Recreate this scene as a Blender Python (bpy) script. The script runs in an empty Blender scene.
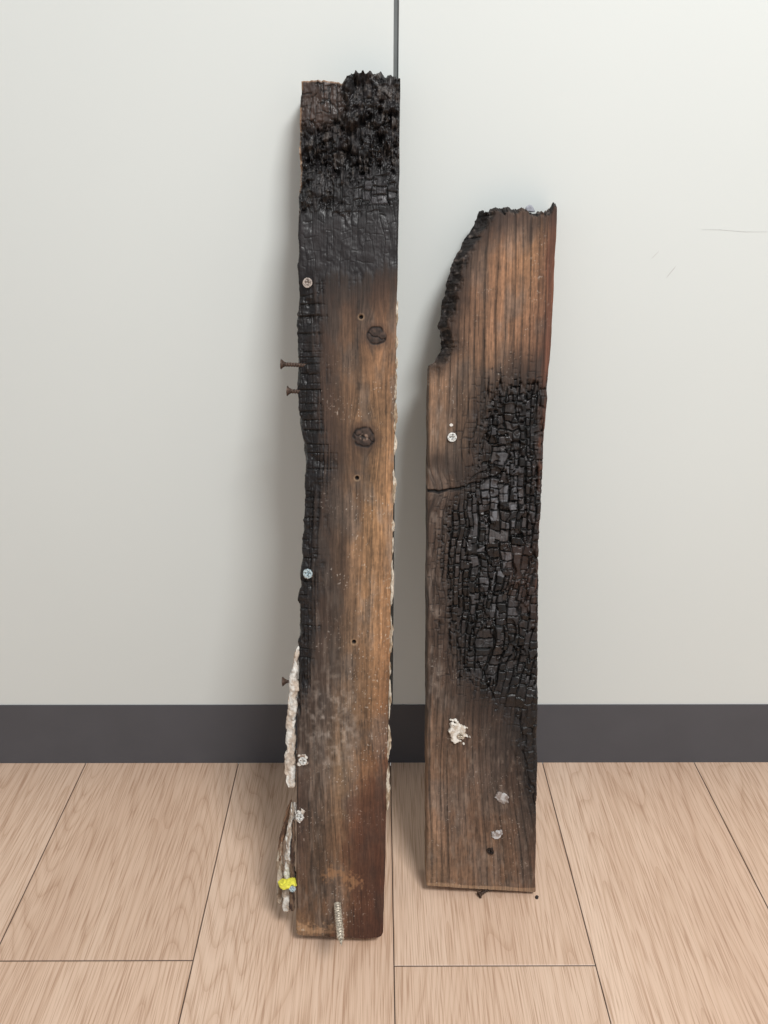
import bpy, math, random
import numpy as np
from mathutils import Vector, Matrix

random.seed(4)
# ------------------------------------------------------------------ camera constants
F=800.; CX=380.; CY=512.
CAMY=-.821; CAMZ=.741; PIT=math.radians(24.7)
C=math.cos(PIT); S=math.sin(PIT)

def lin(c):
    c=np.clip(np.asarray(c,dtype=float)/255.,0,1)
    return np.where(c<=.04045,c/12.92,((c+.055)/1.055)**2.4)
def lin4(c):
    l=lin(c); return (float(l[0]),float(l[1]),float(l[2]),1.)

# ------------------------------------------------------------------ noise helpers
def h2(ix,iy,seed=0.):
    x=np.sin(ix*127.1+iy*311.7+seed*74.7)*43758.5453
    return x-np.floor(x)
def vn(x,y,seed=0.):
    x=np.asarray(x,float); y=np.asarray(y,float)
    ix=np.floor(x); iy=np.floor(y); fx=x-ix; fy=y-iy
    fx=fx*fx*(3-2*fx); fy=fy*fy*(3-2*fy)
    a=h2(ix,iy,seed); b=h2(ix+1,iy,seed); c=h2(ix,iy+1,seed); d=h2(ix+1,iy+1,seed)
    return (a*(1-fx)+b*fx)*(1-fy)+(c*(1-fx)+d*fx)*fy
def fbm(x,y,seed=0.,o=4):
    r=0;a=.5;t=0
    for i in range(o):
        r=r+a*vn(x*2**i,y*2**i,seed+i*3.1); t+=a; a*=.55
    return r/t
def ss(a,b,x):
    t=np.clip((x-a)/(b-a),0,1); return t*t*(3-2*t)
def seg_dist(px,py,pts):
    d=np.full(np.shape(px),1e9)
    for (x0,y0),(x1,y1) in zip(pts[:-1],pts[1:]):
        dx=x1-x0;dy=y1-y0;L=dx*dx+dy*dy+1e-9
        t=np.clip(((px-x0)*dx+(py-y0)*dy)/L,0,1)
        d=np.minimum(d,np.hypot(px-x0-t*dx,py-y0-t*dy))
    return d
def sdf(px,py,poly):
    d=seg_dist(px,py,poly+[poly[0]])
    ins=np.zeros(np.shape(px),bool)
    n=len(poly)
    for i in range(n):
        x0,y0=poly[i];x1,y1=poly[(i+1)%n]
        c=((y0>py)!=(y1>py))&(px<(x1-x0)*(py-y0)/((y1-y0)+1e-9)+x0)
        ins^=c
    return np.where(ins,-d,d)
def gator(u,v,w,h,seed,dropv=.25,align=0.,droph=0.):
    """charred 'alligator' block pattern; returns dist to crack(mm), cell random, cell local coords"""
    uu=u+ (fbm(u/25,v/40,seed,2)-.5)*w*1.8
    uu=uu+(vn(u/3,v/5,seed+9)-.5)*w*.15
    x=uu/w; x=x+.85*(vn(x*.8,0*x,seed+13)-.5); i=np.floor(x); fx=x-i
    k=1+(.8*(h2(i,0*i,seed+1)-.45))*(1-align)
    y=v/h*k+h2(i,0*i,seed+2)*(20*(1-align)+.5*align)+(fbm(u/9,v/9,seed+5,2)-.5)*.5
    y=y+1.15*(vn(y*.8,i*3.3*(1-align),seed+6)-.5)
    j=np.floor(y); fy=y-j
    dv=np.minimum(fx,1-fx)*w
    dh=np.minimum(fy,1-fy)*h/k
    e=np.where(fx<.5,i,i+1)
    dv=np.where(h2(e,np.floor(v/17+h2(e,0*e,3)),seed+7)<dropv,99.,dv)
    f=np.where(fy<.5,j,j+1)
    dh=np.where(h2(f,i,seed+8)<droph,99.,dh)
    return np.minimum(dv,dh),h2(i,j,seed+3),fx,fy,h2(i,j,seed+4)

# ------------------------------------------------------------------ mesh helper
def build_mesh(name,parts,mat,parent=None,org=(0,0,0),smooth=True):
    V=[];Q=[];CL=[];RG=[];off=0
    for P,c,r in parts:
        n,m=P.shape[:2]
        V.append(P.reshape(-1,3)); CL.append(np.broadcast_to(c,P.shape).reshape(-1,3)); RG.append(np.broadcast_to(r,(n,m)).reshape(-1))
        idx=np.arange(n*m).reshape(n,m)+off
        Q.append(np.stack([idx[:-1,:-1],idx[1:,:-1],idx[1:,1:],idx[:-1,1:]],-1).reshape(-1,4))
        off+=n*m
    V=np.concatenate(V)-np.array(org); Q=np.concatenate(Q); CL=np.concatenate(CL); RG=np.concatenate(RG)
    me=bpy.data.meshes.new(name)
    me.vertices.add(len(V)); me.vertices.foreach_set('co',V.astype(np.float32).ravel())
    me.loops.add(len(Q)*4); me.loops.foreach_set('vertex_index',Q.astype(np.int32).ravel())
    me.polygons.add(len(Q)); me.polygons.foreach_set('loop_start',(np.arange(len(Q))*4).astype(np.int32))
    me.update(calc_edges=True); me.validate()
    a=me.color_attributes.new('Col','FLOAT_COLOR','POINT')
    a.data.foreach_set('color',np.concatenate([lin(CL),np.ones((len(CL),1))],1).astype(np.float32).ravel())
    a=me.attributes.new('Rgh','FLOAT','POINT'); a.data.foreach_set('value',RG.astype(np.float32))
    me.polygons.foreach_set('use_smooth',np.full(len(Q),smooth))
    me.materials.append(mat)
    ob=bpy.data.objects.new(name,me); bpy.context.collection.objects.link(ob)
    if parent: ob.parent=parent
    return ob

def newmat(name):
    m=bpy.data.materials.new(name); m.use_nodes=True
    nt=m.node_tree; b=nt.nodes['Principled BSDF']
    return m,nt,b
def vmat(name,scale,amt,bump,spec=.4):
    m,nt,b=newmat(name); N=nt.nodes; L=nt.links
    at=N.new('ShaderNodeAttribute'); at.attribute_name='Col'
    ar=N.new('ShaderNodeAttribute'); ar.attribute_name='Rgh'
    tc=N.new('ShaderNodeTexCoord'); mp=N.new('ShaderNodeMapping'); mp.inputs['Scale'].default_value=scale
    no=N.new('ShaderNodeTexNoise'); no.inputs['Scale'].default_value=1; no.inputs['Detail'].default_value=3
    L.new(tc.outputs['Object'],mp.inputs[0]); L.new(mp.outputs[0],no.inputs['Vector'])
    mr=N.new('ShaderNodeMapRange'); mr.inputs[1].default_value=.25; mr.inputs[2].default_value=.75
    mr.inputs[3].default_value=1-amt; mr.inputs[4].default_value=1+amt
    L.new(no.outputs['Fac'],mr.inputs[0])
    mx=N.new('ShaderNodeVectorMath'); mx.operation='SCALE'
    L.new(at.outputs['Color'],mx.inputs[0]); L.new(mr.outputs[0],mx.inputs['Scale'])
    L.new(mx.outputs[0],b.inputs['Base Color']); L.new(ar.outputs['Fac'],b.inputs['Roughness'])
    bp=N.new('ShaderNodeBump'); bp.inputs['Strength'].default_value=bump; bp.inputs['Distance'].default_value=.0006
    L.new(no.outputs['Fac'],bp.inputs['Height']); L.new(bp.outputs[0],b.inputs['Normal'])
    b.inputs['Specular IOR Level'].default_value=spec
    return m
M_BOARD=vmat('charred_timber',(900,60,60),.28,.55,.38)
M_CRUST=vmat('plaster_crust',(500,500,500),.15,.6,.2)

def metal(name,col,rough,met):
    m,nt,b=newmat(name); N=nt.nodes; L=nt.links
    tc=N.new('ShaderNodeTexCoord'); no=N.new('ShaderNodeTexNoise'); no.inputs['Scale'].default_value=700
    rp=N.new('ShaderNodeValToRGB'); L.new(tc.outputs['Object'],no.inputs['Vector']); L.new(no.outputs['Fac'],rp.inputs[0])
    rp.color_ramp.elements[0].color=lin4(np.array(col)*.6); rp.color_ramp.elements[1].color=lin4(col)
    rp.color_ramp.elements[0].position=.35; rp.color_ramp.elements[1].position=.6
    L.new(rp.outputs[0],b.inputs['Base Color']); b.inputs['Roughness'].default_value=rough; b.inputs['Metallic'].default_value=met
    return m
M_RUST=metal('burnt_steel',(92,74,64),.6,.5)
M_STEEL=metal('dull_steel',(206,194,176),.42,.45)
M_WHITE=metal('plaster_dusted_steel',(228,228,224),.6,.1)
M_BLUE=metal('blue_dusted_steel',(196,214,220),.6,.1)
M_TAN=metal('heat_tinted_steel',(186,172,162),.6,.2)
M_DARK=metal('sooty_steel',(56,46,42),.55,.3)

# ------------------------------------------------------------------ board frame
class Board:
    def __init__(s,Y0,th,t):
        s.Y0=Y0; s.th=math.radians(th); s.t=t
        s.sn=math.sin(s.th); s.cs=math.cos(s.th); s.h0=t*s.sn+.0005
        s.z0=(Y0-CAMY)*C+(CAMZ-s.h0)*S; s.z1=s.sn*C-s.cs*S
        s.d0=(CAMZ-s.h0)*C-(Y0-CAMY)*S; s.d1=-s.cs*C-s.sn*S
    def v(s,y):            # survey row -> metres along the board
        t=(np.asarray(y,float)-CY)/F
        return (t*s.z0-s.d0)/(s.d1-t*s.z1)
    def uv(s,x,y):
        v=s.v(y); return (np.asarray(x,float)-CX)*(s.z0+s.z1*v)/F, v
    def inv(s,u,v):
        z=s.z0+s.z1*v; return CX+F*u/z, CY+F*(s.d0+s.d1*v)/z
    def W(s,u,v,d):        # d = depth behind the front face (m)
        u,v,d=np.broadcast_arrays(u,v,d)
        return np.stack([u, s.Y0+v*s.sn+d*s.cs, s.h0+v*s.cs-d*s.sn],-1)
    def P(s,x,y,d=0.):
        u,v=s.uv(x,y); return Vector([float(k) for k in s.W(u,v,d)])
    def N(s): return Vector((0,-s.cs,s.sn))
    def A(s): return Vector((0,s.sn,s.cs))

def table(py,s,rows):
    ys=np.array([r[0] for r in rows],float)
    out=np.zeros(np.shape(py)+(3,))
    for k in range(3):
        cols=[np.interp(py,ys,[r[1][c][k] for r in rows]) for c in range(5)]
        x=np.clip(s,0,1)*4; i=np.clip(np.floor(x),0,3).astype(int); f=x-i; f=f*f*(3-2*f)
        st=np.stack(cols,0)
        a=np.take_along_axis(st,i[None],0)[0]; b=np.take_along_axis(st,i[None]+1,0)[0]
        out[...,k]=a*(1-f)+b*f
    return out
def mixc(a,b,f):
    return a*(1-f[...,None])+np.asarray(b,float)*f[...,None]
def desat(c,k,g=1.):
    m=c@np.array((.35,.45,.2)); m=m[...,None]; return (m+(c-m)*k)*g

def make_board(name,b,ns,xl,xr,yt,yb,fields,edge,parent):
    """xl/xr: outline tables (y->x); yt/yb: end outline tables (s->y)"""
    def pos(s,r,w):
        s,r,w=np.broadcast_arrays(s,r,w)
        s=s.astype(float); r=r.astype(float); w=w.astype(float)
        vt=b.v(np.interp(s,[k[0] for k in yt],[k[1] for k in yt]))
        vb=b.v(np.interp(s,[k[0] for k in yb],[k[1] for k in yb]))
        vt=vt+edge('top',s,w)
        v=vb+r*(vt-vb)
        _,y=b.inv(0.,v)
        x0=np.interp(y,[k[0] for k in xl],[k[1] for k in xl]); x1=np.interp(y,[k[0] for k in xr],[k[1] for k in xr])
        u0,_=b.uv(x0,y); u1,_=b.uv(x1,y)
        u0=u0+edge('left',v,w,y); u1=u1+edge('right',v,w,y)
        u=u0+s*(u1-u0)
        px,py=b.inv(u,v)
        D,col,rg=fields(u*1000,v*1000,px,py,s,w,(u-u0)*1000,(u1-u)*1000,(vt-v)*1000,r)
        D=np.clip(D/1000,-.006,b.t*.8)
        return b.W(u,v,D*(1-w)+w*b.t),col,rg
    H=float(b.v(yt[len(yt)//2][1]))
    nr=int(H/.0006)
    r=np.linspace(0,1,nr); s=np.linspace(0,1,ns); w=np.linspace(0,1,24)
    R,Sx=np.meshgrid(r,s,indexing='ij')
    parts=[pos(Sx,R,0*R)]
    R2,S2=np.meshgrid(np.linspace(0,1,nr//3),np.linspace(0,1,40),indexing='ij')
    parts.append(pos(S2,R2,0*R2+1))
    R3,W3=np.meshgrid(r,w,indexing='ij')
    parts.append(pos(0*R3,R3,W3)); parts.append(pos(0*R3+1,R3,W3))
    S4,W4=np.meshgrid(s,w,indexing='ij')
    parts.append(pos(S4,0*S4+1,W4)); parts.append(pos(S4,0*S4,W4))
    return build_mesh(name,parts,M_BOARD,parent)

# ================================================================== LEFT BOARD
BL=Board(-.265,16.3,.038)
BR=Board(-.207,14.0,.038)
K=(24,20,19)
rowsL=[(70,[(60,38,28),(60,36,26),(40,28,24),(25,20,18),(20,18,18)]),
(200,[(30,22,20),(30,24,22),(28,24,23),(28,24,24),(28,24,24)]),
(262,[K,(32,25,24),(38,30,28),(42,33,30),(44,34,30)]),
(285,[K,(48,34,30),(66,48,38),(78,54,40),(90,62,44)]),
(330,[K,(84,60,46),(118,86,62),(128,90,62),(136,97,68)]),
(420,[K,(98,72,56),(136,100,70),(150,110,74),(144,104,70)]),
(520,[K,(92,72,58),(138,104,76),(163,120,80),(158,114,76)]),
(620,[(34,28,25),(86,68,56),(130,99,73),(163,120,82),(157,112,74)]),
(700,[(60,48,40),(98,80,67),(132,104,80),(154,112,76),(146,100,64)]),
(770,[(74,56,46),(98,78,64),(124,97,72),(130,90,60),(118,74,50)]),
(840,[(82,60,48),(94,71,54),(114,82,57),(104,66,46),(94,56,38)]),
(900,[(98,68,48),(106,76,54),(122,86,60),(108,70,48),(92,55,38)]),
(940,[(165,124,86),(130,92,62),(98,62,42),(94,57,40),(86,50,36)])]
charL=[(280,60),(410,60),(410,258),(388,268),(360,278),(335,276),(322,284),(318,310),(315,350),(318,400),(323,440),(328,465),(320,500),(318,560),(314,620),(311,660),(303,700),(280,715)]
def fieldsL(u,v,px,py,s,w,el,er,et,r):
    g=u-8*np.exp(-((px-376)/15)**2-((py-336)/26)**2)*np.clip((px-376)/8,-1,1)
    g=g-9*np.exp(-((px-364)/17)**2-((py-437)/30)**2)*np.clip((px-364)/8,-1,1)
    g=g+14*(fbm(u/60,v/260,3,2)-.5)
    sd=sdf(px,py,charL)
    ch=ss(11,-11,sd+(fbm(u/6,v/9,11,3)-.5)*20+(vn(g/1.4,v/40,12)-.5)*14)
    sm=ss(58,-4,sd+(fbm(g/7,v/50,14,3)-.5)*38)
    col=desat(table(py,s,rowsL),.87,.97)
    gr=fbm(g/1.3,v/70,21,3); gr2=fbm(g/4.5,v/240,22,3)
    lw=(g/6.5+1.6*vn(g/16,v/300,5)+.4*vn(g/5,v/60,6))%1
    ln=ss(.55,.95,lw)*ss(1.,.96,lw)
    m=.78+.34*gr+.32*(gr2-.5)-.17*ln*ss(.3,.6,vn(g/9,v/150,8))
    pore=ss(.72,.82,vn(g/.9,v/12,23))*.16
    m=m*(.78+.44*fbm(u/20,v/36,31,4))-pore
    m=m+.26*(fbm(u/2.2,v/2.6,33,3)-.5)
    col=col*m[...,None]
    col=mixc(col,(46,34,28),.66*sm*(1-ch))
    wz=ss(.43,.68,fbm(u/14,v/36,32,5)); gm=col.mean(-1,keepdims=True)*np.array((1.08,.98,.92))
    col=mixc(col,gm,.45*wz)
    dust=ss(.40,.85,fbm(u/5,v/6,41,5))*np.exp(-((px-330)/28)**2-((py-722)/50)**2)
    col=mixc(col,(200,190,180),.55*dust)
    dust=ss(.48,.8,fbm(g/3,v/22,47,4))*ss(355,315,px)*ss(450,600,py)
    col=mixc(col,(156,142,130),.34*dust)
    sp=ss(.86,.93,vn(u/1.3,v/1.3,42))*ss(.38,.7,fbm(u/22,v/22,43,2))*ss(320,420,py)
    col=mixc(col,(205,198,188),.62*sp)
    st=ss(8,-8,sdf(px,py,[(352,790),(372,775),(392,790),(392,945),(352,945),(356,900),(345,850)])+(fbm(u/9,v/12,44,3)-.5)*26)
    col=mixc(col,(74,42,29),.4*st)
    tp=ss(4,-3,seg_dist(px,py,[(330,873),(342,876),(356,884)])-4+(fbm(u/3,v/3,45,4)-.5)*22)
    col=mixc(col,(158,116,80),.55*tp)
    tp=ss(4,-3,seg_dist(px,py,[(300,927),(318,931),(330,928)])-3+(fbm(u/3,v/3,46,4)-.5)*18)
    col=mixc(col,(176,140,106),.6*tp)
    D=.4*(gr-.5)+.35*(gr2-.5)
    rg=.76+0*u
    for kx,ky,kr,sd2 in ((376,336,9.5,1),(364,437,10.5,2)):
        rr=np.hypot(px-kx,(py-ky)*1.05)*(1+.2*(vn(px/4,py/4,50+sd2)-.5))
        halo=ss(kr+10,kr-1,rr); col=mixc(col,(58,42,34),.5*halo)
        kk=ss(kr+1.5,kr-1.5,rr)
        kc=np.array((56,44,38))*(0.6+.8*vn(px/2.4,py/2.4,60+sd2))[...,None]
        col=mixc(col,kc,kk*.9); ring=ss(1.8,0,np.abs(rr-kr+.5))*ss(.2,.5,vn(px/4,py/4,77)); col=mixc(col,(20,14,12),ring*.85)
        crk=ss(1.1,.2,np.abs((px-kx)*.4-(py-ky)+vn(px/3,py/3,8)*3-1))*kk
        col=mixc(col,(16,12,11),crk*.8); D=D+.9*ring+.9*crk
        if sd2==2:
            col=mixc(col,(150,126,110),ss(5,3,rr)*ss(.3,.7,vn(px/1.7,py/1.7,3))*.8)
    for hx,hy in ((361,317),(357,478),(354,642)):
        rr=np.hypot(px-hx,py-hy)
        col=mixc(col,(165,136,106),ss(4.5,2.5,rr)*.55); hk=ss(2.5,1.3,rr); col=mixc(col,(14,9,8),hk); D=D+3*hk
    # ---------- char
    d1,c1,fx,fy,c2=gator(g,v,8.5,8.,1.3,.08,.6,.08)
    d2,c3,fx2,fy2,c4=gator(g,v,6.,13.,2.3,.35,.3,.3)
    top=ss(220,165,py+(fbm(u/12,v/12,70,3)-.5)*60+(px-345)*.15)
    strip=ss(270,300,py)
    big=ss(.25,.55,np.exp(-((px-378)/26)**2-((py-192)/20)**2)+(fbm(u/8,v/8,71,2)-.5)*.4)
    top=top*(1-.75*big*ss(160,175,py))
    cr=ss(1.0,.2,d1)*big
    d3,c5,fx3,fy3,c6=gator(u*0+px*.25+(fbm(u/7,v/9,5)-.5)*6,v,30,9.,4.1,1.,0,.3)
    crS=ss(1.1,.2,d3)*strip*.9
    d6,_,_,_,_=gator(u,v,4.5,8,6.1,.4,.2,.6)
    fine=ss(.6,.15,d2)*(.18+.5*ss(228,200,py))
    crack=np.clip(np.maximum(np.maximum(cr,crS),np.maximum(fine*(1-strip),ss(.6,.1,d6)*strip*.5)),0,1)
    fib=fbm(u/1.5,v/16,82,3)
    a1=fbm(u/15,v/19,83,4); a2=fbm(u/5.5,v/6,81,4); pit=ss(.55,.3,a2)
    d8,c8,_,_,_=gator(g+9*(a2-.5),v+12*(a2-.5),9.5,11,9.1,.3,.1,.3)
    bk=ss(.46,.6,fbm(u/16,v/14,88,2))
    blk=ss(1.3,.2,d8)*bk
    sponge=(a1-.42)*23+pit*4.5+(fib-.5)*4.5+2+blk*2.2+(c8-.5)*3*bk
    chunk=ss(4,-4,sdf(px,py,[(344,62),(410,62),(410,126),(392,112),(366,114),(350,130),(346,118)])+(fbm(u/7,v/7,84,3)-.5)*12)
    flat=ss(5,-5,sdf(px,py,[(290,60),(346,60),(342,108),(330,122),(306,126),(290,116)])+(fbm(u/6,v/6,85,3)-.5)*18)
    sponge=sponge*(1-.85*flat)+flat*1.5
    sponge=sponge*(1-chunk)+chunk*(-2.5+(fbm(u/10,v/10,86,4)-.45)*19+blk*2.5+(c8-.5)*3)
    Dc=.8+1.5*crack+(fbm(u/7,v/9,90,4)-.5)*1.4+big*((c1-.5)*1.2+(fx-.5)*(c2-.5)*2)
    Dc=Dc+strip*(ss(18,0,el)*4.5+(fbm(u/9,v/13,91,4)-.5)*5+(c5-.5)*1.2)
    Dc=Dc+top*sponge
    D=D*(1-ch)+ch*Dc
    D=D+ss(2.2,0,el)**2*1.5+ss(2.2,0,er)**2*1.3+ss(2,0,et)*.6
    cc=np.array((24,21,22.))*(.75+.4*c3+.5*(fib-.5))[...,None]
    cc=mixc(cc,np.array((44,42,44.))*(.5+.9*c1)[...,None],.7*big)
    soft=ss(210,235,py)*(1-strip)
    cc=mixc(cc,np.array((30,25,26.))*(.8+.4*fbm(u/12,v/30,92,3))[...,None],.8*soft)
    ash=ss(.54,.74,fbm(u/2.2,v/7,93,4))*top
    cc=mixc(cc,(112,105,98),.55*ash*(1-flat))
    cc=mixc(cc,np.array((64,47,38.))*(.55+.8*fbm(u/4,v/20,94,3))[...,None],.75*flat)
    brn=ss(.55,.75,fbm(u/10,v/14,95,3))*ss(160,110,py)
    cc=mixc(cc,(56,42,34),.4*brn)
    cc=mixc(cc,(44,34,29),.4*strip*ss(.55,.75,fbm(u/5,v/14,96,3)))
    cc=mixc(cc,(5,4,4),.9*np.maximum(crack,blk*top*.8))
    col=mixc(col,cc,ch)
    rg=rg*(1-ch)+ch*(.36+.28*c4)
    rim=ss(2.2,.6,el)*ss(230,180,py)*ss(.35,.5,vn(v/14,0*v,99)); col=mixc(col,(170,136,106),.8*rim)
    rim=ss(2.0,.5,et)*ss(350,338,px); col=mixc(col,(170,136,106),.7*rim)
    back=(w>.02)&(s>.5)&(py>285)
    col=np.where(back[...,None],np.array((176,158,136.))*(.7+.5*fbm(w*12,v/8,97,3))[...,None],col)
    return D,np.clip(col,3,255),rg
def edgeL(kind,*a):
    if kind=='top':
        s,w=a
        rough=ss(.4,.5,s)
        return ((fbm(s*10,w*4,101,4)-.5)*.018*rough+(vn(s*30,w*6,102)-.5)*.0012)-w*.004*rough
    v,w,y=a
    if kind=='left':
        k=ss(700,660,y)*(.45+.55*ss(280,320,y))
        return k*((fbm(v*1000/14,w*3,103,4)-.5)*.0062+(np.floor(vn(v*1000/9,w*2,104)*3)/3-.4)*.0012)+(vn(v*1000/30,w,105)-.5)*.0008
    return (fbm(v*1000/25,w*2,106,3)-.5)*.0014
xlL=[(60,302),(80,301),(130,299.5),(200,298.5),(300,298),(390,297.5),(430,300),(455,305),(490,305),(540,302),(600,300),(660,298.5),(700,297.5),(800,296.5),(935,296)]
xrL=[(60,400),(80,400),(200,399),(300,397),(450,394),(600,391),(750,388),(850,385.5),(940,383)]
ytL=[(0,80),(.2,79),(.42,81),(.47,76),(.6,71),(.8,71),(.92,77),(1,82)]
ybL=[(0,933),(.04,935),(.45,937),(.8,938.5),(.94,937.5),(.98,936),(1,933)]
e1=bpy.data.objects.new('charred_wood_board',None); bpy.context.collection.objects.link(e1)
make_board('timber',BL,175,xlL,xrL,ytL,ybL,fieldsL,edgeL,e1)

# ================================================================== RIGHT BOARD
rowsR=[(200,[K,(86,60,46),(122,86,62),(130,92,64),(112,74,54)]),
(255,[(70,50,40),(132,94,68),(154,110,78),(153,110,76),(126,83,59)]),
(330,[(74,54,44),(134,97,72),(151,108,78),(146,103,74),(118,76,54)]),
(380,[(134,102,78),(130,97,72),(126,93,68),(98,71,54),(98,62,47)]),
(440,[(118,93,74),(116,89,68),(90,68,55),(42,33,30),(90,58,44)]),
(500,[(96,75,62),(88,67,54),(52,40,35),(30,25,24),(70,46,38)]),
(600,[(100,79,66),(76,59,49),(44,34,31),(30,25,24),(50,34,28)]),
(680,[(98,74,58),(88,67,54),(68,52,44),(48,37,32),(42,31,27)]),
(750,[(116,88,68),(106,80,62),(92,69,55),(66,49,40),(34,27,23)]),
(820,[(134,103,80),(130,98,76),(122,91,70),(106,79,61),(82,60,47)]),
(893,[(154,119,90),(138,104,79),(132,99,75),(126,93,70),(110,79,60)])]
charR=[(496,388),(518,380),(534,384),(544,392),(542,440),(541,500),(542,560),(545,640),(545,812),(537,806),(527,780),(518,745),(506,710),(480,692),(458,666),(448,630),(445,570),(446,512),(466,494),(480,474),(476,425),(484,402)]
cracksR=[[(426,489),(440,491),(456,489),(472,484),(486,481),(500,476)],[(470,480),(486,471),(498,462)],
 [(448,512),(451,560),(450,610),(458,650),(474,684)],[(518,702),(522,740),(529,775),(537,806)],[(468,520),(468,600),(478,660),(494,700)]]
def fieldsR(u,v,px,py,s,w,el,er,et,r):
    bump=np.exp(-((px-540)/62)**2-((py-745)/95)**2)
    g=u+34*bump+10*(fbm(u/70,v/250,203,2)-.5)+9*np.exp(-((px-445)/40)**2)*np.exp(-((py-490)/16)**2)*(px-470)/40
    sd=sdf(px,py,charR)
    n=(fbm(u/6,v/9,211,3)-.5)*22+(vn(g/1.6,v/30,212)-.5)*14
    ch=ss(10,-10,sd+n)
    sm=ss(50,-4,sd+(fbm(g/6,v/40,214,3)-.5)*44)*(1-.3*ss(700,760,py))
    col=desat(table(py,s,rowsR),.89,.97)
    gr=fbm(g/1.2,v/70,221,3); gr2=fbm(g/4.5,v/240,222,3)
    lw=(g/7.5+1.2*vn(g/18,v/300,205)+.25*vn(g/5,v/50,206))%1
    ln=ss(.6,.95,lw)*ss(1.,.96,lw)*(.4+.9*vn(g/8,v/90,207))
    m=.80+.34*gr+.38*(gr2-.5)-.38*ln*(.7+.3*ss(460,340,py))
    m=m*(.80+.40*fbm(u/20,v/36,231,4))-ss(.72,.82,vn(g/.9,v/12,223))*.16
    m=m+.24*(fbm(u/2.2,v/2.6,233,3)-.5)
    col=col*m[...,None]
    col=mixc(col,(46,35,29),.62*sm*(1-ch))
    wz=ss(.43,.68,fbm(u/14,v/36,232,5)); gm=col.mean(-1,keepdims=True)*np.array((1.08,.98,.92))
    col=mixc(col,gm,.4*wz)
    dust=ss(.45,.8,fbm(g/4,v/12,241,5))*ss(480,430,px)*ss(370,420,py)*ss(760,680,py)
    col=mixc(col,(164,152,142),.42*dust)
    dust=ss(.5,.8,fbm(g/4,v/10,248,5))*ss(690,760,py)
    col=mixc(col,(150,134,120),.3*dust)
    sp=ss(.87,.94,vn(u/1.3,v/1.3,242))*ss(.42,.72,fbm(u/25,v/25,243,2))
    col=mixc(col,(190,182,172),.55*sp)
    D=.4*(gr-.5)+.45*ln+.35*(gr2-.5)
    red=ss(9,4,er+(vn(v/20,0*v,245)-.5)*5)*ss(700,560,py)
    col=mixc(col,np.array((102,63,47.))*(.6+.7*gr)[...,None],.7*red)
    # ---- alligatored char
    d1,c1,fx,fy,c2=gator(g,v,10.,9.4,201.3,.08,.65,.08)
    d2,c3,fx2,fy2,c4=gator(g,v,5.4,8.,202.3,.12,.4,.12)
    fz=ss(.46,.64,fbm(u/18,v/26,251,2)+ss(480,455,px)*.35)
    d=np.where(fz>.5,d2,d1); cell=np.where(fz>.5,c3,c1); tl=np.where(fz>.5,c4,c2)
    fx=np.where(fz>.5,fx2,fx); fy=np.where(fz>.5,fy2,fy)
    cw=.7+.9*fbm(u/8,v/8,255,2)
    crack=ss(cw,.2,d)
    d7,_,_,_,_=gator(g,v,2.6,4.5,208,.5,0,.5)
    hair=ss(.5,.1,d7)*.35
    lost=ss(.50,.60,fbm(u/12,v/15,252,3)+.16*(cell-.5))*ss(470,490,px)*ss(690,660,py)
    red2=ss(12,-10,sdf(px,py,[(506,548),(535,545),(540,640),(520,600),(508,575)])+n)
    lower=ss(675,705,py)
    crack=crack*(1-.7*lower)*(1-.5*red2)
    Dc=.5+2.4*crack+.4*hair+1.7*(cell-.5)+(fx-.5)*(tl-.5)*3.0+(fy-.5)*(cell-.5)*2.6+3.*lost+(fbm(u/4,v/5,253,3)-.5)*.9+(fbm(u/20,v/25,256,3)-.5)*6
    D=D*(1-ch)+ch*Dc
    cc=np.array((29,26,26.))*(.5+.9*cell+.4*(gr-.5))[...,None]
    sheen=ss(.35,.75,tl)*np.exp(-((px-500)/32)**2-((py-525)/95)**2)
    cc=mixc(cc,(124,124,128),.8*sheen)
    cc=mixc(cc,np.array((50,40,35.))*(.6+.8*gr)[...,None],.45*lost)
    cc=mixc(cc,(54,36,29),.65*red2)
    leftb=ss(480,450,px); cc=mixc(cc,np.array((54,44,39.))*(.6+.8*gr)[...,None],.65*leftb)
    cc=mixc(cc,np.array((28,23,22.))*(.6+.8*gr)[...,None],.75*lower)
    cc=mixc(cc,(4,4,4),.95*np.maximum(crack,hair*.6))
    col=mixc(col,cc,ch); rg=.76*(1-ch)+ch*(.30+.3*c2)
    d5,_,_,_,_=gator(g,v,6,9,207,.15,.2,.2)
    ck=ss(.85,.2,d5)*ss(28,0,sd+n*1.3)*(1-ch)*(1-.7*ss(690,720,py))
    col=mixc(col,(16,12,11),.75*ck); D=D+.8*ck
    # burnt away corner and ragged top
    bz=ss(385,350,py)*ss(15,6,el+(fbm(u/4,v/6,261,4)-.5)*14)
    bt=ss(7,2,et+(fbm(u/5,v/5,262,4)-.5)*9)
    bz=np.maximum(bz,bt)
    hk=ss(.9,.2,gator(u*0+px*.12+(fbm(u/6,v/6,7)-.5)*8,v,30,8.5,266,.6,0,.3)[0])
    cb=np.array((32,28,27.))*(.6+.9*fbm(u/3,v/3,263,3))[...,None]
    cb=mixc(cb,(7,6,6),.6*hk); cb=mixc(cb,(120,110,102),.6*ss(.6,.74,fbm(u/4,v/3,264,3)))
    col=mixc(col,cb,bz*.95)
    D=D+bz*(1.+ss(12,0,np.minimum(el,et+4))*11+(fbm(u/7,v/8,265,4)-.5)*10+1.0*hk)
    wd2=ss(30,8,el+(fbm(g/5,v/40,267,3)-.5)*18)*ss(400,340,py)*(1-bz)
    col=mixc(col,(50,38,31),.6*wd2)
    tw=ss(36,6,et+(fbm(g/5,v/60,268,3)-.5)*34)*(1-bz); col=mixc(col,(44,33,28),.6*tw)
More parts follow.
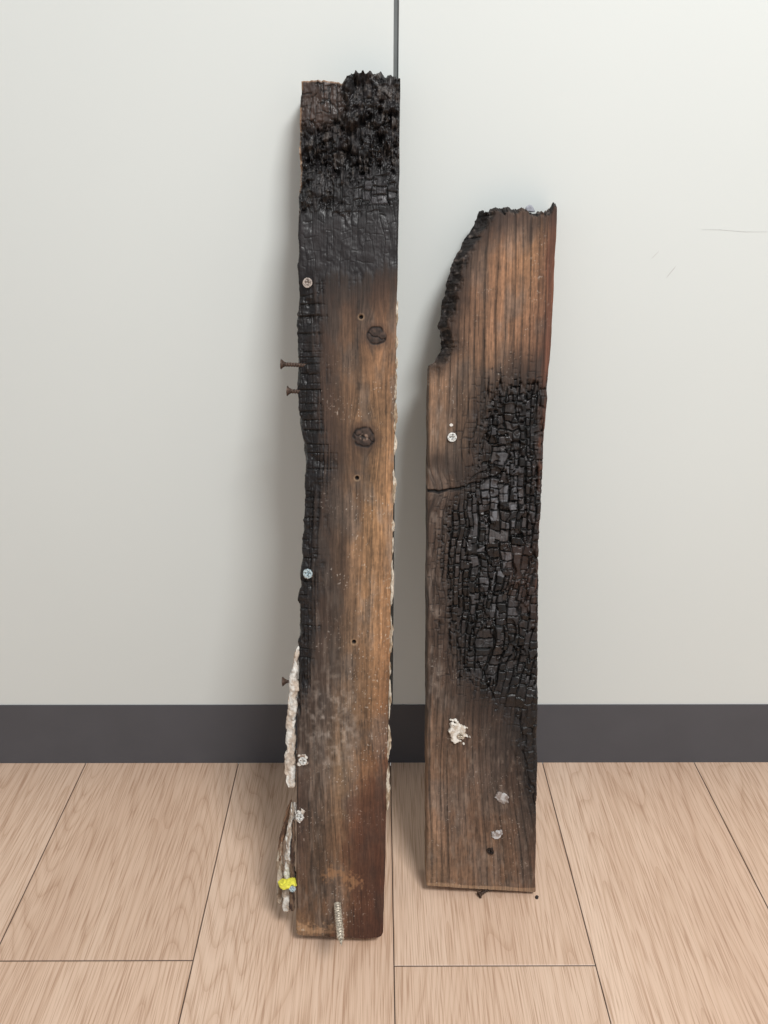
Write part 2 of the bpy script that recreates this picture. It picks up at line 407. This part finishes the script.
    for i,p in enumerate(cracksR):
        wd=[2.2,1.5,1.2,1.2,1.0][i]
        dd=seg_dist(px+(vn(px/5,py/7,270+i)-.5)*5,py+(vn(px/6,py/6,280+i)-.5)*4,p)
        k=ss(wd,wd*.3,dd)*(1 if i<1 else .7)*ss(.15,.4,vn(px/9,py/9,290+i)+(.4 if i<1 else 0)); col=mixc(col,(10,8,8),.92*k); D=D+2.4*k
    k=ss(14,3,seg_dist(px,py,[(438,462),(460,474),(482,476)]))
    col=mixc(col,(38,30,26),.45*k)
    D=D+ss(2,0,el)**2*1.2*(1-bz)+ss(2,0,er)**2*1.4
    low=ss(1.2,.3,v-np.interp(s,[0,1],[8,.5])+(vn(u/8,0*u,9)-.5)*1.8); col=mixc(col,(172,140,110),.5*low)
    return D,np.clip(col,3,255),rg
def edgeR(kind,*a):
    if kind=='top':
        s,w=a
        return (fbm(s*11,w*3,301,4)-.5)*.014+(vn(s*32,w*8,302)-.5)*.0016-w*.003
    v,w,y=a
    if kind=='left':
        k=ss(372,350,y)
        return k*((fbm(v*1000/22,w*3,303,5)-.5)*.017+w*.006)+(fbm(v*1000/20,w,305,3)-.5)*.0012
    return (fbm(v*1000/25,w*2,306,3)-.5)*.0018
xlR=[(195,488),(212,482),(228,474),(245,464),(262,455),(280,450),(300,446),(325,444),(350,440),(362,436),(366,429.5),(380,429),(480,428),(600,427.5),(760,427),(895,427)]
xrR=[(195,558),(205,558),(300,554),(380,548.5),(450,543.5),(500,541.5),(560,539),(640,538),(760,537.5),(895,536)]
ytR=[(0,212),(.15,206),(.3,204),(.5,208),(.62,208),(.7,213),(.85,212),(.93,207),(1,201)]
ybR=[(0,885.5),(.3,888),(1,892.5)]
e2=bpy.data.objects.new('charred_wood_board.001',None); bpy.context.collection.objects.link(e2)
make_board('timber_plank',BR,210,xlR,xrR,ytR,ybR,fieldsR,edgeR,e2)

# ================================================================== screws
def screw(name,pos,dr,L,sr,hr,mat,parent,head=True,pitch=.0024,point=True):
    dr=Vector(dr).normalized(); q=dr.to_track_quat('Z','Y').to_matrix()
    parts=[]; na=24; ang=np.linspace(0,2*np.pi,na+1)
    nz=max(8,int(L/(pitch/7)))
    z=np.linspace(0,L,nz); Z,A=np.meshgrid(z,ang,indexing='ij')
    ph=(Z/pitch-A/(2*np.pi))%1; tri=1-np.abs(ph*2-1)
    rad=sr*(.66+.34*tri**2)
    if point: rad=rad*np.clip((L-Z)/(sr*3),0.03,1)
    if head: rad=rad*ss(0,1,Z/.004*2)+sr*.7*(1-ss(0,1,Z/.004*2))
    parts.append(np.stack([rad*np.cos(A),rad*np.sin(A),Z],-1))
    if head:
        rr=np.linspace(0,1,14); Rr,A=np.meshgrid(rr,ang,indexing='ij')
        x=Rr*hr*np.cos(A);y=Rr*hr*np.sin(A)
        cross=((np.abs(x)<.17*hr)|(np.abs(y)<.17*hr))&(Rr<.68)
        zz=np.where(cross,hr*.35,0)-hr*.1*(1-Rr**2)
        parts.append(np.stack([x,y,zz],-1))
        prof=np.array([(1,0),(1,.14),(.7,.42),(.42,.85),(.3,1.)])
        rr=np.repeat(prof[:,0:1]*hr,na+1,1); zz=np.repeat(prof[:,1:2]*hr,na+1,1); A=np.repeat(ang[None],5,0)
        parts.append(np.stack([rr*np.cos(A),rr*np.sin(A),zz],-1))
    M=np.array(q); P=np.array(pos)
    out=[(p@M.T+P,np.array((120,120,120.)),.5) for p in parts]
    return build_mesh(name,out,mat,parent)
NL=BL.N(); NR=BR.N(); X=Vector((1,0,0))
def face_screw(n,b,x,y,hr,mat,par,proud=.0008,tilt=(0,0)):
    p=b.P(x,y)+b.N()*proud
    d=-b.N()+X*tilt[0]+b.A()*tilt[1]
    return screw(n,p,d,.02,.002,hr,mat,par)
face_screw('screw_1',BL,307.5,283,.0044,M_TAN,e1,.0012,(.15,0))
face_screw('screw_2',BL,308,573,.0046,M_BLUE,e1,.003,(.25,.1))
face_screw('screw_3',BL,303,760,.0042,M_WHITE,e1,.0028,(.1,.1))
face_screw('screw_4',BL,300,815,.0042,M_WHITE,e1,.0038,(.3,0))
def side_screw(n,y,xh,xe,dep,tilt,mat,par=e1,sr=.0024):
    u0,v0=BL.uv(xh,y); p=Vector([float(k) for k in BL.W(u0,v0,dep)])
    u1,_=BL.uv(xe,y); L=float(u1-u0)+.014
    return screw(n,p,X+BL.A()*tilt,L,sr,.0046,mat,par)
side_screw('screw_5',364,280,298,.006,-.05,M_RUST)
side_screw('screw_6',391,286,298,.008,-.05,M_RUST)
side_screw('screw_7',686,281,293,.012,.05,M_RUST,sr=.0019)
b0=BL.P(337.5,904); d=(NL+X*.12+BL.A()*-.06).normalized()
screw('screw_8',b0-d*.008,d,.066,.0040,.004,M_STEEL,e1,head=False,pitch=.0036)
face_screw('screw_1',BR,452,437,.0045,M_WHITE,e2,.0018)
face_screw('screw_2',BR,460,734,.0032,M_STEEL,e2,.0048)
face_screw('screw_3',BR,490,850,.0042,M_DARK,e2,.003,(.5,.2))

def floor_xy(px,py):
    t=(py-CY)/F; a=math.atan(t)+PIT; d=CAMZ/math.tan(a); z=d*C+CAMZ*S
    return (px-CX)*z/F, CAMY+d
fx_,fy_=floor_xy(479,898)
screw('screw_4',Vector((fx_,fy_,.0042)),Vector((.85,.5,.12)),.026,.0022,.0038,M_RUST,e2)

# ================================================================== crusts / lumps
def crust(name,b,pts,par,seed,thick=.003,dep=0.,c0=(212,206,196),c1=(150,120,95),amp=.5):
    """irregular ribbon of plaster or splinter; pts (x,y,halfwidth_px)"""
    x=[];y=[];h=[]
    for (xa,ya,ha),(xb,yb,hb) in zip(pts[:-1],pts[1:]):
        n=max(4,int(math.hypot(xb-xa,yb-ya)/.8))
        for i in range(n):
            t=i/n; x.append(xa+(xb-xa)*t);y.append(ya+(yb-ya)*t);h.append(ha+(hb-ha)*t)
    x.append(pts[-1][0]);y.append(pts[-1][1]);h.append(pts[-1][2])
    x=np.array(x);y=np.array(y);h=np.array(h)
    n=len(x); ii=np.arange(n)
    x=x+(fbm(ii/14.,0*x,seed+9,3)-.5)*h.mean()*1.2
    u,v=b.uv(x,y); hw=h*.00105
    ang=np.linspace(0,2*np.pi,33)
    du=np.gradient(u);dv=np.gradient(v);l=np.hypot(du,dv)+1e-9; nx=dv/l; ny=-du/l
    I,A=np.meshgrid(ii,ang,indexing='ij')
    ends=np.clip(np.minimum(I,n-1-I)/4,0,1)**.6
    ca=np.cos(A); sa=np.sin(A); bx=np.sign(ca)*np.abs(ca)**.6; bs=np.sign(sa)*np.abs(sa)**.6
    wn=fbm(I/11.,3+0*A,seed,4)*(ca>0)+fbm(I/9.,40+0*A,seed+2,4)*(ca<=0)
    k=np.abs(ca)**.5
    off=hw[:,None]*(1+amp*3*(wn-.5)*k)*ends*bx
    dz=thick*(.35+1.3*fbm(I/6.,bx*2.2+7,seed+1,4))*ends*bs
    P=b.W(u[:,None]+off*nx[:,None],v[:,None]+off*ny[:,None],dep-dz)
    t=ss(.36,.58,fbm(I/12.,bx*1.2+20,seed+4,3))
    col=mixc(np.broadcast_to(np.array(c1,float),P.shape),c0,t)
    col=col*(.86+.22*vn(I/1.5,bx*6+30,seed+6))[...,None]
    return build_mesh(name,[(P,col,.85)],M_CRUST,par,smooth=True)
crust('plaster_strip_1',BL,[(297,648,1.2),(294,668,2.6),(291.5,700,4.4),(290.5,740,4.2),(289.5,775,5.),(291,792,3.5)],e1,1,.004,.008,(216,212,205),(190,175,160),.45)
crust('plaster_strip_2',BL,[(291,808,1.2),(289.5,830,3.),(288,865,4.4),(286,900,5),(284,919,4)],e1,2,.005,.012,(210,206,198),(164,148,132),.5)
crust('wood_splinter_1',BL,[(290,808,1),(285,825,2.),(280,848,2.4),(277,872,1.6)],e1,3,.002,.018,(132,102,80),(86,66,54),.3)
crust('wood_splinter_2',BL,[(279,848,1.2),(278,880,3.2),(279,905,4),(279,916,2)],e1,4,.002,.018,(186,174,158),(134,114,96),.4)
crust('wood_splinter_3',BL,[(293,822,1),(292,860,2.),(291,915,2.5)],e1,5,.002,.006,(110,90,74),(70,55,48),.3)
crust('yellow_wall_plug',BL,[(278,883,1.6),(284,885,3.4),(291,883,3.2),(297,886,1.4)],e1,6,.005,.002,(224,218,80),(210,202,120),.4)
face_screw('screw_9',BL,293,886.5,.0033,M_BLUE,e1,.004)
rng=random.Random(7)
yy=300; k=0
while yy<800:
    ln=rng.uniform(12,55)
    x0=float(np.interp(yy,[q[0] for q in xrL],[q[1] for q in xrL])); x1=float(np.interp(yy+ln,[q[0] for q in xrL],[q[1] for q in xrL]))
    k+=1
    crust('edge_plaster_%d'%k,BL,[(x0+.4,yy,.7),((x0+x1)/2+.9,yy+ln/2,rng.uniform(1.2,2.5)),(x1+.3,yy+ln,.7)],e1,20+k,.0024,.003,(200,189,173),(150,130,108),.7)
    yy+=ln+rng.uniform(0,14)
def lump(name,b,x,y,rx,ry,par,seed,h=.003,c0=(222,218,212),c1=(165,150,135),rot=0):
    """thin crumbled plaster residue; outline comes from the crumbly height field"""
    n=60
    gx=np.linspace(-1.3,1.3,n); Xg,Yg=np.meshgrid(gx,gx,indexing='ij')
    xo=Xg*rx; yo=Yg*ry
    cr,sr=math.cos(rot),math.sin(rot)
    u,v=b.uv(x+xo*cr-yo*sr,y+xo*sr+yo*cr)
    f=fbm(xo/4.5+7,yo/4.5+7,seed+2,4)
    hh=.95+(f-.5)*2.4-1.15*(Xg**2+Yg**2)
    z=h*(ss(0,.35,hh)*.5+.35*f)*(hh>0)-np.where(hh<=0,.009,.0)
    col=mixc(np.broadcast_to(np.array(c1,float),Xg.shape+(3,)),c0,ss(.35,.6,fbm(xo/3.5+3,yo/3.5+3,seed+3,4)))
    return build_mesh(name,[(b.W(u,v,-z),col,.9)],M_CRUST,par)
lump('plaster_patch_1',BR,458,733,10,13.5,e2,1,.0045,(222,217,208),(184,170,154),rot=-.5)
lump('plaster_patch_2',BR,502,798,8,5.5,e2,2,.0024,(176,173,171),(136,125,119),rot=.6)
lump('plaster_patch_3',BR,497,834,7.5,5,e2,3,.0024,(186,184,184),(136,125,119))
lump('plaster_patch_4',BR,451,425,1.8,1.6,e2,5,.001)
lump('plaster_patch_1',BL,303,760,6,6,e1,6,.0026,(206,199,190),(140,120,106))
lump('plaster_patch_2',BL,300,815,5.5,6.5,e1,7,.0036,(218,213,206),(160,143,128))
lump('plaster_patch_4',BL,308,575,4.6,4.6,e1,9,.002,(170,166,160),(96,82,74))
crust('char_flake',BR,[(526,209,1.5),(531,207,3.4),(537,210,1.6)],e2,33,.0015,.008,(150,152,160),(90,90,96),.6)
def crumb(name,x,y,r,seed):
    import bmesh
    bm=bmesh.new(); bmesh.ops.create_icosphere(bm,subdivisions=3,radius=r)
    for q in bm.verts:
        k=.7+.6*float(vn(q.co.x/r*1.5+5,q.co.y/r*1.5+q.co.z/r*2+5,seed)); q.co*=k; q.co.z=max(q.co.z,-r*.4)+r*.4
    me=bpy.data.meshes.new(name); bm.to_mesh(me); bm.free(); o=bpy.data.objects.new(name,me); o.location=(x,y,0)
    bpy.context.collection.objects.link(o); me.materials.append(M_DARK); return o
# ------------------------------------------------------------------ ROOM
cx,cy=floor_xy(537,898); crumb('charcoal_crumb',cx,cy,.0019,3)

GV=[];GF=[];GR=[]
def plank(x0,x1,y0,y1,rv):
    g=.0003; ch=.0008; x0+=g;x1-=g;y0+=g;y1-=g
    b=len(GV)
    for (a,z) in ((ch,0),(0,-.0005),(0,-.008)):
        GV.extend([(x0+a,y0+a,z),(x1-a,y0+a,z),(x1-a,y1-a,z),(x0+a,y1-a,z)])
    GF.append((b,b+1,b+2,b+3))
    for l in (0,4):
        for i in range(4):
            j=(i+1)%4; GF.append((b+l+i,b+l+4+i,b+l+4+j,b+l+j))
    GR.extend([rv]*12)
rr=random.Random(11)
joint={-2:-.2815,0:-.288,-1:-.88,1:-.93,-3:-.7,2:-.66}
for k in range(-13,13):
    x0=.0140+.2005*k; j=joint.get(k,-rr.random()*1.2)
    y=j
    while y<0: y+=1.22
    while y>-3.2:
        y0=max(y-1.22,-3.2); y1=min(y,0.0)
        if y1-y0>.01: plank(x0,x0+.2005,y0,y1,rr.random())
        y-=1.22
b=len(GV); GV.extend([(-2.6,-3.2,-.006),(2.6,-3.2,-.006),(2.6,.0,-.006),(-2.6,.0,-.006)]); GF.append((b,b+1,b+2,b+3)); GR.extend([0]*4)
me=bpy.data.meshes.new('floor'); me.from_pydata(GV,[],GF)
a=me.attributes.new('pr','FLOAT','POINT'); a.data.foreach_set('value',np.array(GR,np.float32))
fl=bpy.data.objects.new('floor',me); bpy.context.collection.objects.link(fl)
m,nt,bs=newmat('oak_laminate'); N=nt.nodes; L=nt.links
tc=N.new('ShaderNodeTexCoord'); at=N.new('ShaderNodeAttribute'); at.attribute_name='pr'
sc=N.new('ShaderNodeVectorMath'); sc.operation='SCALE'; sc.inputs[0].default_value=(3.7,9.1,17.); L.new(at.outputs['Fac'],sc.inputs['Scale'])
ad=N.new('ShaderNodeVectorMath'); L.new(tc.outputs['Object'],ad.inputs[0]); L.new(sc.outputs[0],ad.inputs[1])
def noise(scale,det=4,rough=.55,dist=0):
    mp=N.new('ShaderNodeMapping'); mp.inputs['Scale'].default_value=scale; L.new(ad.outputs[0],mp.inputs[0])
    no=N.new('ShaderNodeTexNoise'); no.inputs['Scale'].default_value=1; no.inputs['Detail'].default_value=det; no.inputs['Roughness'].default_value=rough
    no.inputs['Distortion'].default_value=dist; L.new(mp.outputs[0],no.inputs['Vector']); return no.outputs['Fac']
def ramp(f,stops):
    r=N.new('ShaderNodeValToRGB'); L.new(f,r.inputs[0]); e=r.color_ramp.elements
    e[0].position=stops[0][0]; e[0].color=stops[0][1]; e[1].position=stops[-1][0]; e[1].color=stops[-1][1]
    for p,c in stops[1:-1]:
        q=e.new(p); q.color=c
    return r.outputs[0]
def mul(a,b,fac=1.,mode='MULTIPLY'):
    x=N.new('ShaderNodeMix'); x.data_type='RGBA'; x.blend_type=mode; x.inputs[0].default_value=fac
    L.new(a,x.inputs[6]); L.new(b,x.inputs[7]); return x.outputs[2]
base=ramp(noise((9,1.1,1),3,.5,.4),[(.3,lin4((202,173,151))),(.5,lin4((208,180,158))),(.7,lin4((214,188,167)))])
lowf=noise((7,.55,1),2,.45,.05)
mm=N.new('ShaderNodeMath'); mm.operation='MULTIPLY'; mm.inputs[1].default_value=70; L.new(lowf,mm.inputs[0])
fr=N.new('ShaderNodeMath'); fr.operation='FRACT'; L.new(mm.outputs[0],fr.inputs[0])
cath=ramp(fr.outputs[0],[(0.,(.93,.90,.88,1)),(.4,(1.02,1.02,1.02,1)),(.8,(.97,.955,.94,1)),(1.,(.80,.74,.69,1))])
fine=ramp(noise((900,22,1),1,.5,.0),[(.34,(.72,.65,.60,1)),(.46,(.98,.98,.98,1)),(.7,(1.03,1.03,1.03,1))])
mid=ramp(noise((300,5,1),3,.6,.0),[(.36,(.82,.77,.73,1)),(.46,(1,1,1,1))])
c=mul(base,cath,.8); c=mul(c,fine,.8); c=mul(c,mid,.65)
tone=ramp(at.outputs['Fac'],[(0.,(.95,.94,.93,1)),(1.,(1.03,1.03,1.03,1))]); c=mul(c,tone,1.)
geo=N.new('ShaderNodeNewGeometry'); sp=N.new('ShaderNodeSeparateXYZ'); L.new(geo.outputs['Position'],sp.inputs[0])
gz=N.new('ShaderNodeMapRange'); gz.inputs[1].default_value=-.0006; gz.inputs[2].default_value=-.0001; L.new(sp.outputs['Z'],gz.inputs[0])
dk=N.new('ShaderNodeMix'); dk.data_type='RGBA'; L.new(gz.outputs[0],dk.inputs[0]); dk.inputs[6].default_value=lin4((88,72,64)); L.new(c,dk.inputs[7])
L.new(dk.outputs[2],bs.inputs['Base Color']); bs.inputs['Roughness'].default_value=.42; bs.inputs['Specular IOR Level'].default_value=.35
bp=N.new('ShaderNodeBump'); bp.inputs['Strength'].default_value=.12; bp.inputs['Distance'].default_value=.0003; L.new(fine,bp.inputs['Height']); L.new(bp.outputs[0],bs.inputs['Normal'])
me.materials.append(m)

def boxes(name,bl,mat,bev=0):
    V=[];Fc=[]
    for (x0,x1,y0,y1,z0,z1) in bl:
        b=len(V); V+=[(x0,y0,z0),(x1,y0,z0),(x1,y1,z0),(x0,y1,z0),(x0,y0,z1),(x1,y0,z1),(x1,y1,z1),(x0,y1,z1)]
        Fc+=[tuple(b+i for i in f) for f in ((0,3,2,1),(4,5,6,7),(0,1,5,4),(1,2,6,5),(2,3,7,6),(3,0,4,7))]
    me=bpy.data.meshes.new(name); me.from_pydata(V,[],Fc); me.materials.append(mat)
    o=bpy.data.objects.new(name,me); bpy.context.collection.objects.link(o)
    if bev:
        q=o.modifiers.new('Bevel','BEVEL'); q.width=bev; q.segments=3
    return o
def painted(name,c,rough,amt,scale,bump,spec=.4):
    m,nt,b=newmat(name); N=nt.nodes; L=nt.links
    tc=N.new('ShaderNodeTexCoord'); no=N.new('ShaderNodeTexNoise'); no.inputs['Scale'].default_value=scale; no.inputs['Detail'].default_value=4
    L.new(tc.outputs['Object'],no.inputs['Vector'])
    r=N.new('ShaderNodeValToRGB'); L.new(no.outputs['Fac'],r.inputs[0])
    r.color_ramp.elements[0].position=.3; r.color_ramp.elements[1].position=.7
    r.color_ramp.elements[0].color=lin4(np.array(c)*(1-amt)); r.color_ramp.elements[1].color=lin4(np.array(c)*(1+amt))
    L.new(r.outputs[0],b.inputs['Base Color']); b.inputs['Roughness'].default_value=rough; b.inputs['Specular IOR Level'].default_value=spec
    n2=N.new('ShaderNodeTexNoise'); n2.inputs['Scale'].default_value=900; L.new(tc.outputs['Object'],n2.inputs['Vector'])
    bp=N.new('ShaderNodeBump'); bp.inputs['Strength'].default_value=bump; bp.inputs['Distance'].default_value=.0003
    L.new(n2.outputs['Fac'],bp.inputs['Height']); L.new(bp.outputs[0],b.inputs['Normal'])
    return m
M_WALL=painted('wall_panel_offwhite',(214,219,217),.55,.005,3,.05,.3)
w=boxes('wall_back',[(-2.6,.0119,0,.02,0,2.6),(.0163,2.6,0,.02,0,2.6)],M_WALL,.0006)
boxes('trim_1',[(.0113,.0169,.0025,.018,0,2.59)],painted('seam_gasket',(104,108,108),.7,.05,40,.1))
boxes('baseboard_back',[(-2.6,2.6,-.0012,.0,0,.0945)],painted('vinyl_baseboard',(81,82,87),.5,.02,20,.1,.35),.0005)
M_SC=painted('scuff',(198,200,198),.8,.03,300,.1)
def wall_xz(px,py):
    t=(py-CY)/F; a=math.atan(t)+PIT; z0=-CAMY; Z=CAMZ-z0*math.tan(a); zz=z0*C+(CAMZ-Z)*S
    return (px-CX)*zz/F, Z
def scuff(n,pts,wd):
    V=[];Fc=[]
    P=[wall_xz(*p) for p in pts]
    for i,(x,z) in enumerate(P):
        a=P[max(i-1,0)];b2=P[min(i+1,len(P)-1)]; dx=b2[0]-a[0];dz=b2[1]-a[1];l=math.hypot(dx,dz)
        q=wd*(.25+.75*math.sin(math.pi*(i+.3)/(len(P)-.4)))
        V+=[(x-dz/l*q,-.00015,z+dx/l*q),(x+dz/l*q,-.00015,z-dx/l*q)]
        if i: Fc.append((2*i-2,2*i,2*i+1,2*i-1))
    me=bpy.data.meshes.new(n); me.from_pydata(V,[],Fc); me.materials.append(M_SC)
    o=bpy.data.objects.new(n,me); bpy.context.collection.objects.link(o); o.parent=w
scuff('scuff_mark_1',[(667,277),(671,272),(676,266)],.0006)
scuff('scuff_mark_2',[(652,258),(656,254),(659,251)],.0004)
scuff('scuff_mark_3',[(702,229),(720,229),(745,231),(768,231)],.00025)

# ------------------------------------------------------------------ light
def area(n,loc,tgt,sx,sy,e,col):
    l=bpy.data.lights.new(n,'AREA'); l.shape='RECTANGLE'; l.size=sx; l.size_y=sy; l.energy=e; l.color=col
    o=bpy.data.objects.new(n,l); bpy.context.collection.objects.link(o); o.location=loc
    o.rotation_euler=(Vector(tgt)-o.location).to_track_quat('-Z','Y').to_euler(); return o
area('ceiling_light_panel',(.75,-1.45,2.45),(0.1,-.1,.35),.7,.5,60,(1,.995,.985))
wd=bpy.data.worlds.new('World'); bpy.context.scene.world=wd; wd.use_nodes=True
bg=wd.node_tree.nodes['Background']; bg.inputs[0].default_value=(.965,.985,1,1); bg.inputs[1].default_value=.50

# ------------------------------------------------------------------ camera
cd=bpy.data.cameras.new('camera'); cam=bpy.data.objects.new('camera',cd); bpy.context.collection.objects.link(cam)
cd.sensor_fit='VERTICAL'; cd.sensor_height=36; cd.lens=36*F/1024; cd.clip_start=.01
R=Matrix.Rotation(-4/800/C,4,'Z')@Matrix.Rotation(math.radians(90)-PIT,4,'X')@Matrix.Rotation(math.radians(.15),4,'Z')
cam.matrix_world=Matrix.Translation((0,CAMY,CAMZ))@R
bpy.context.scene.camera=cam
bpy.context.scene.view_settings.view_transform='Standard'
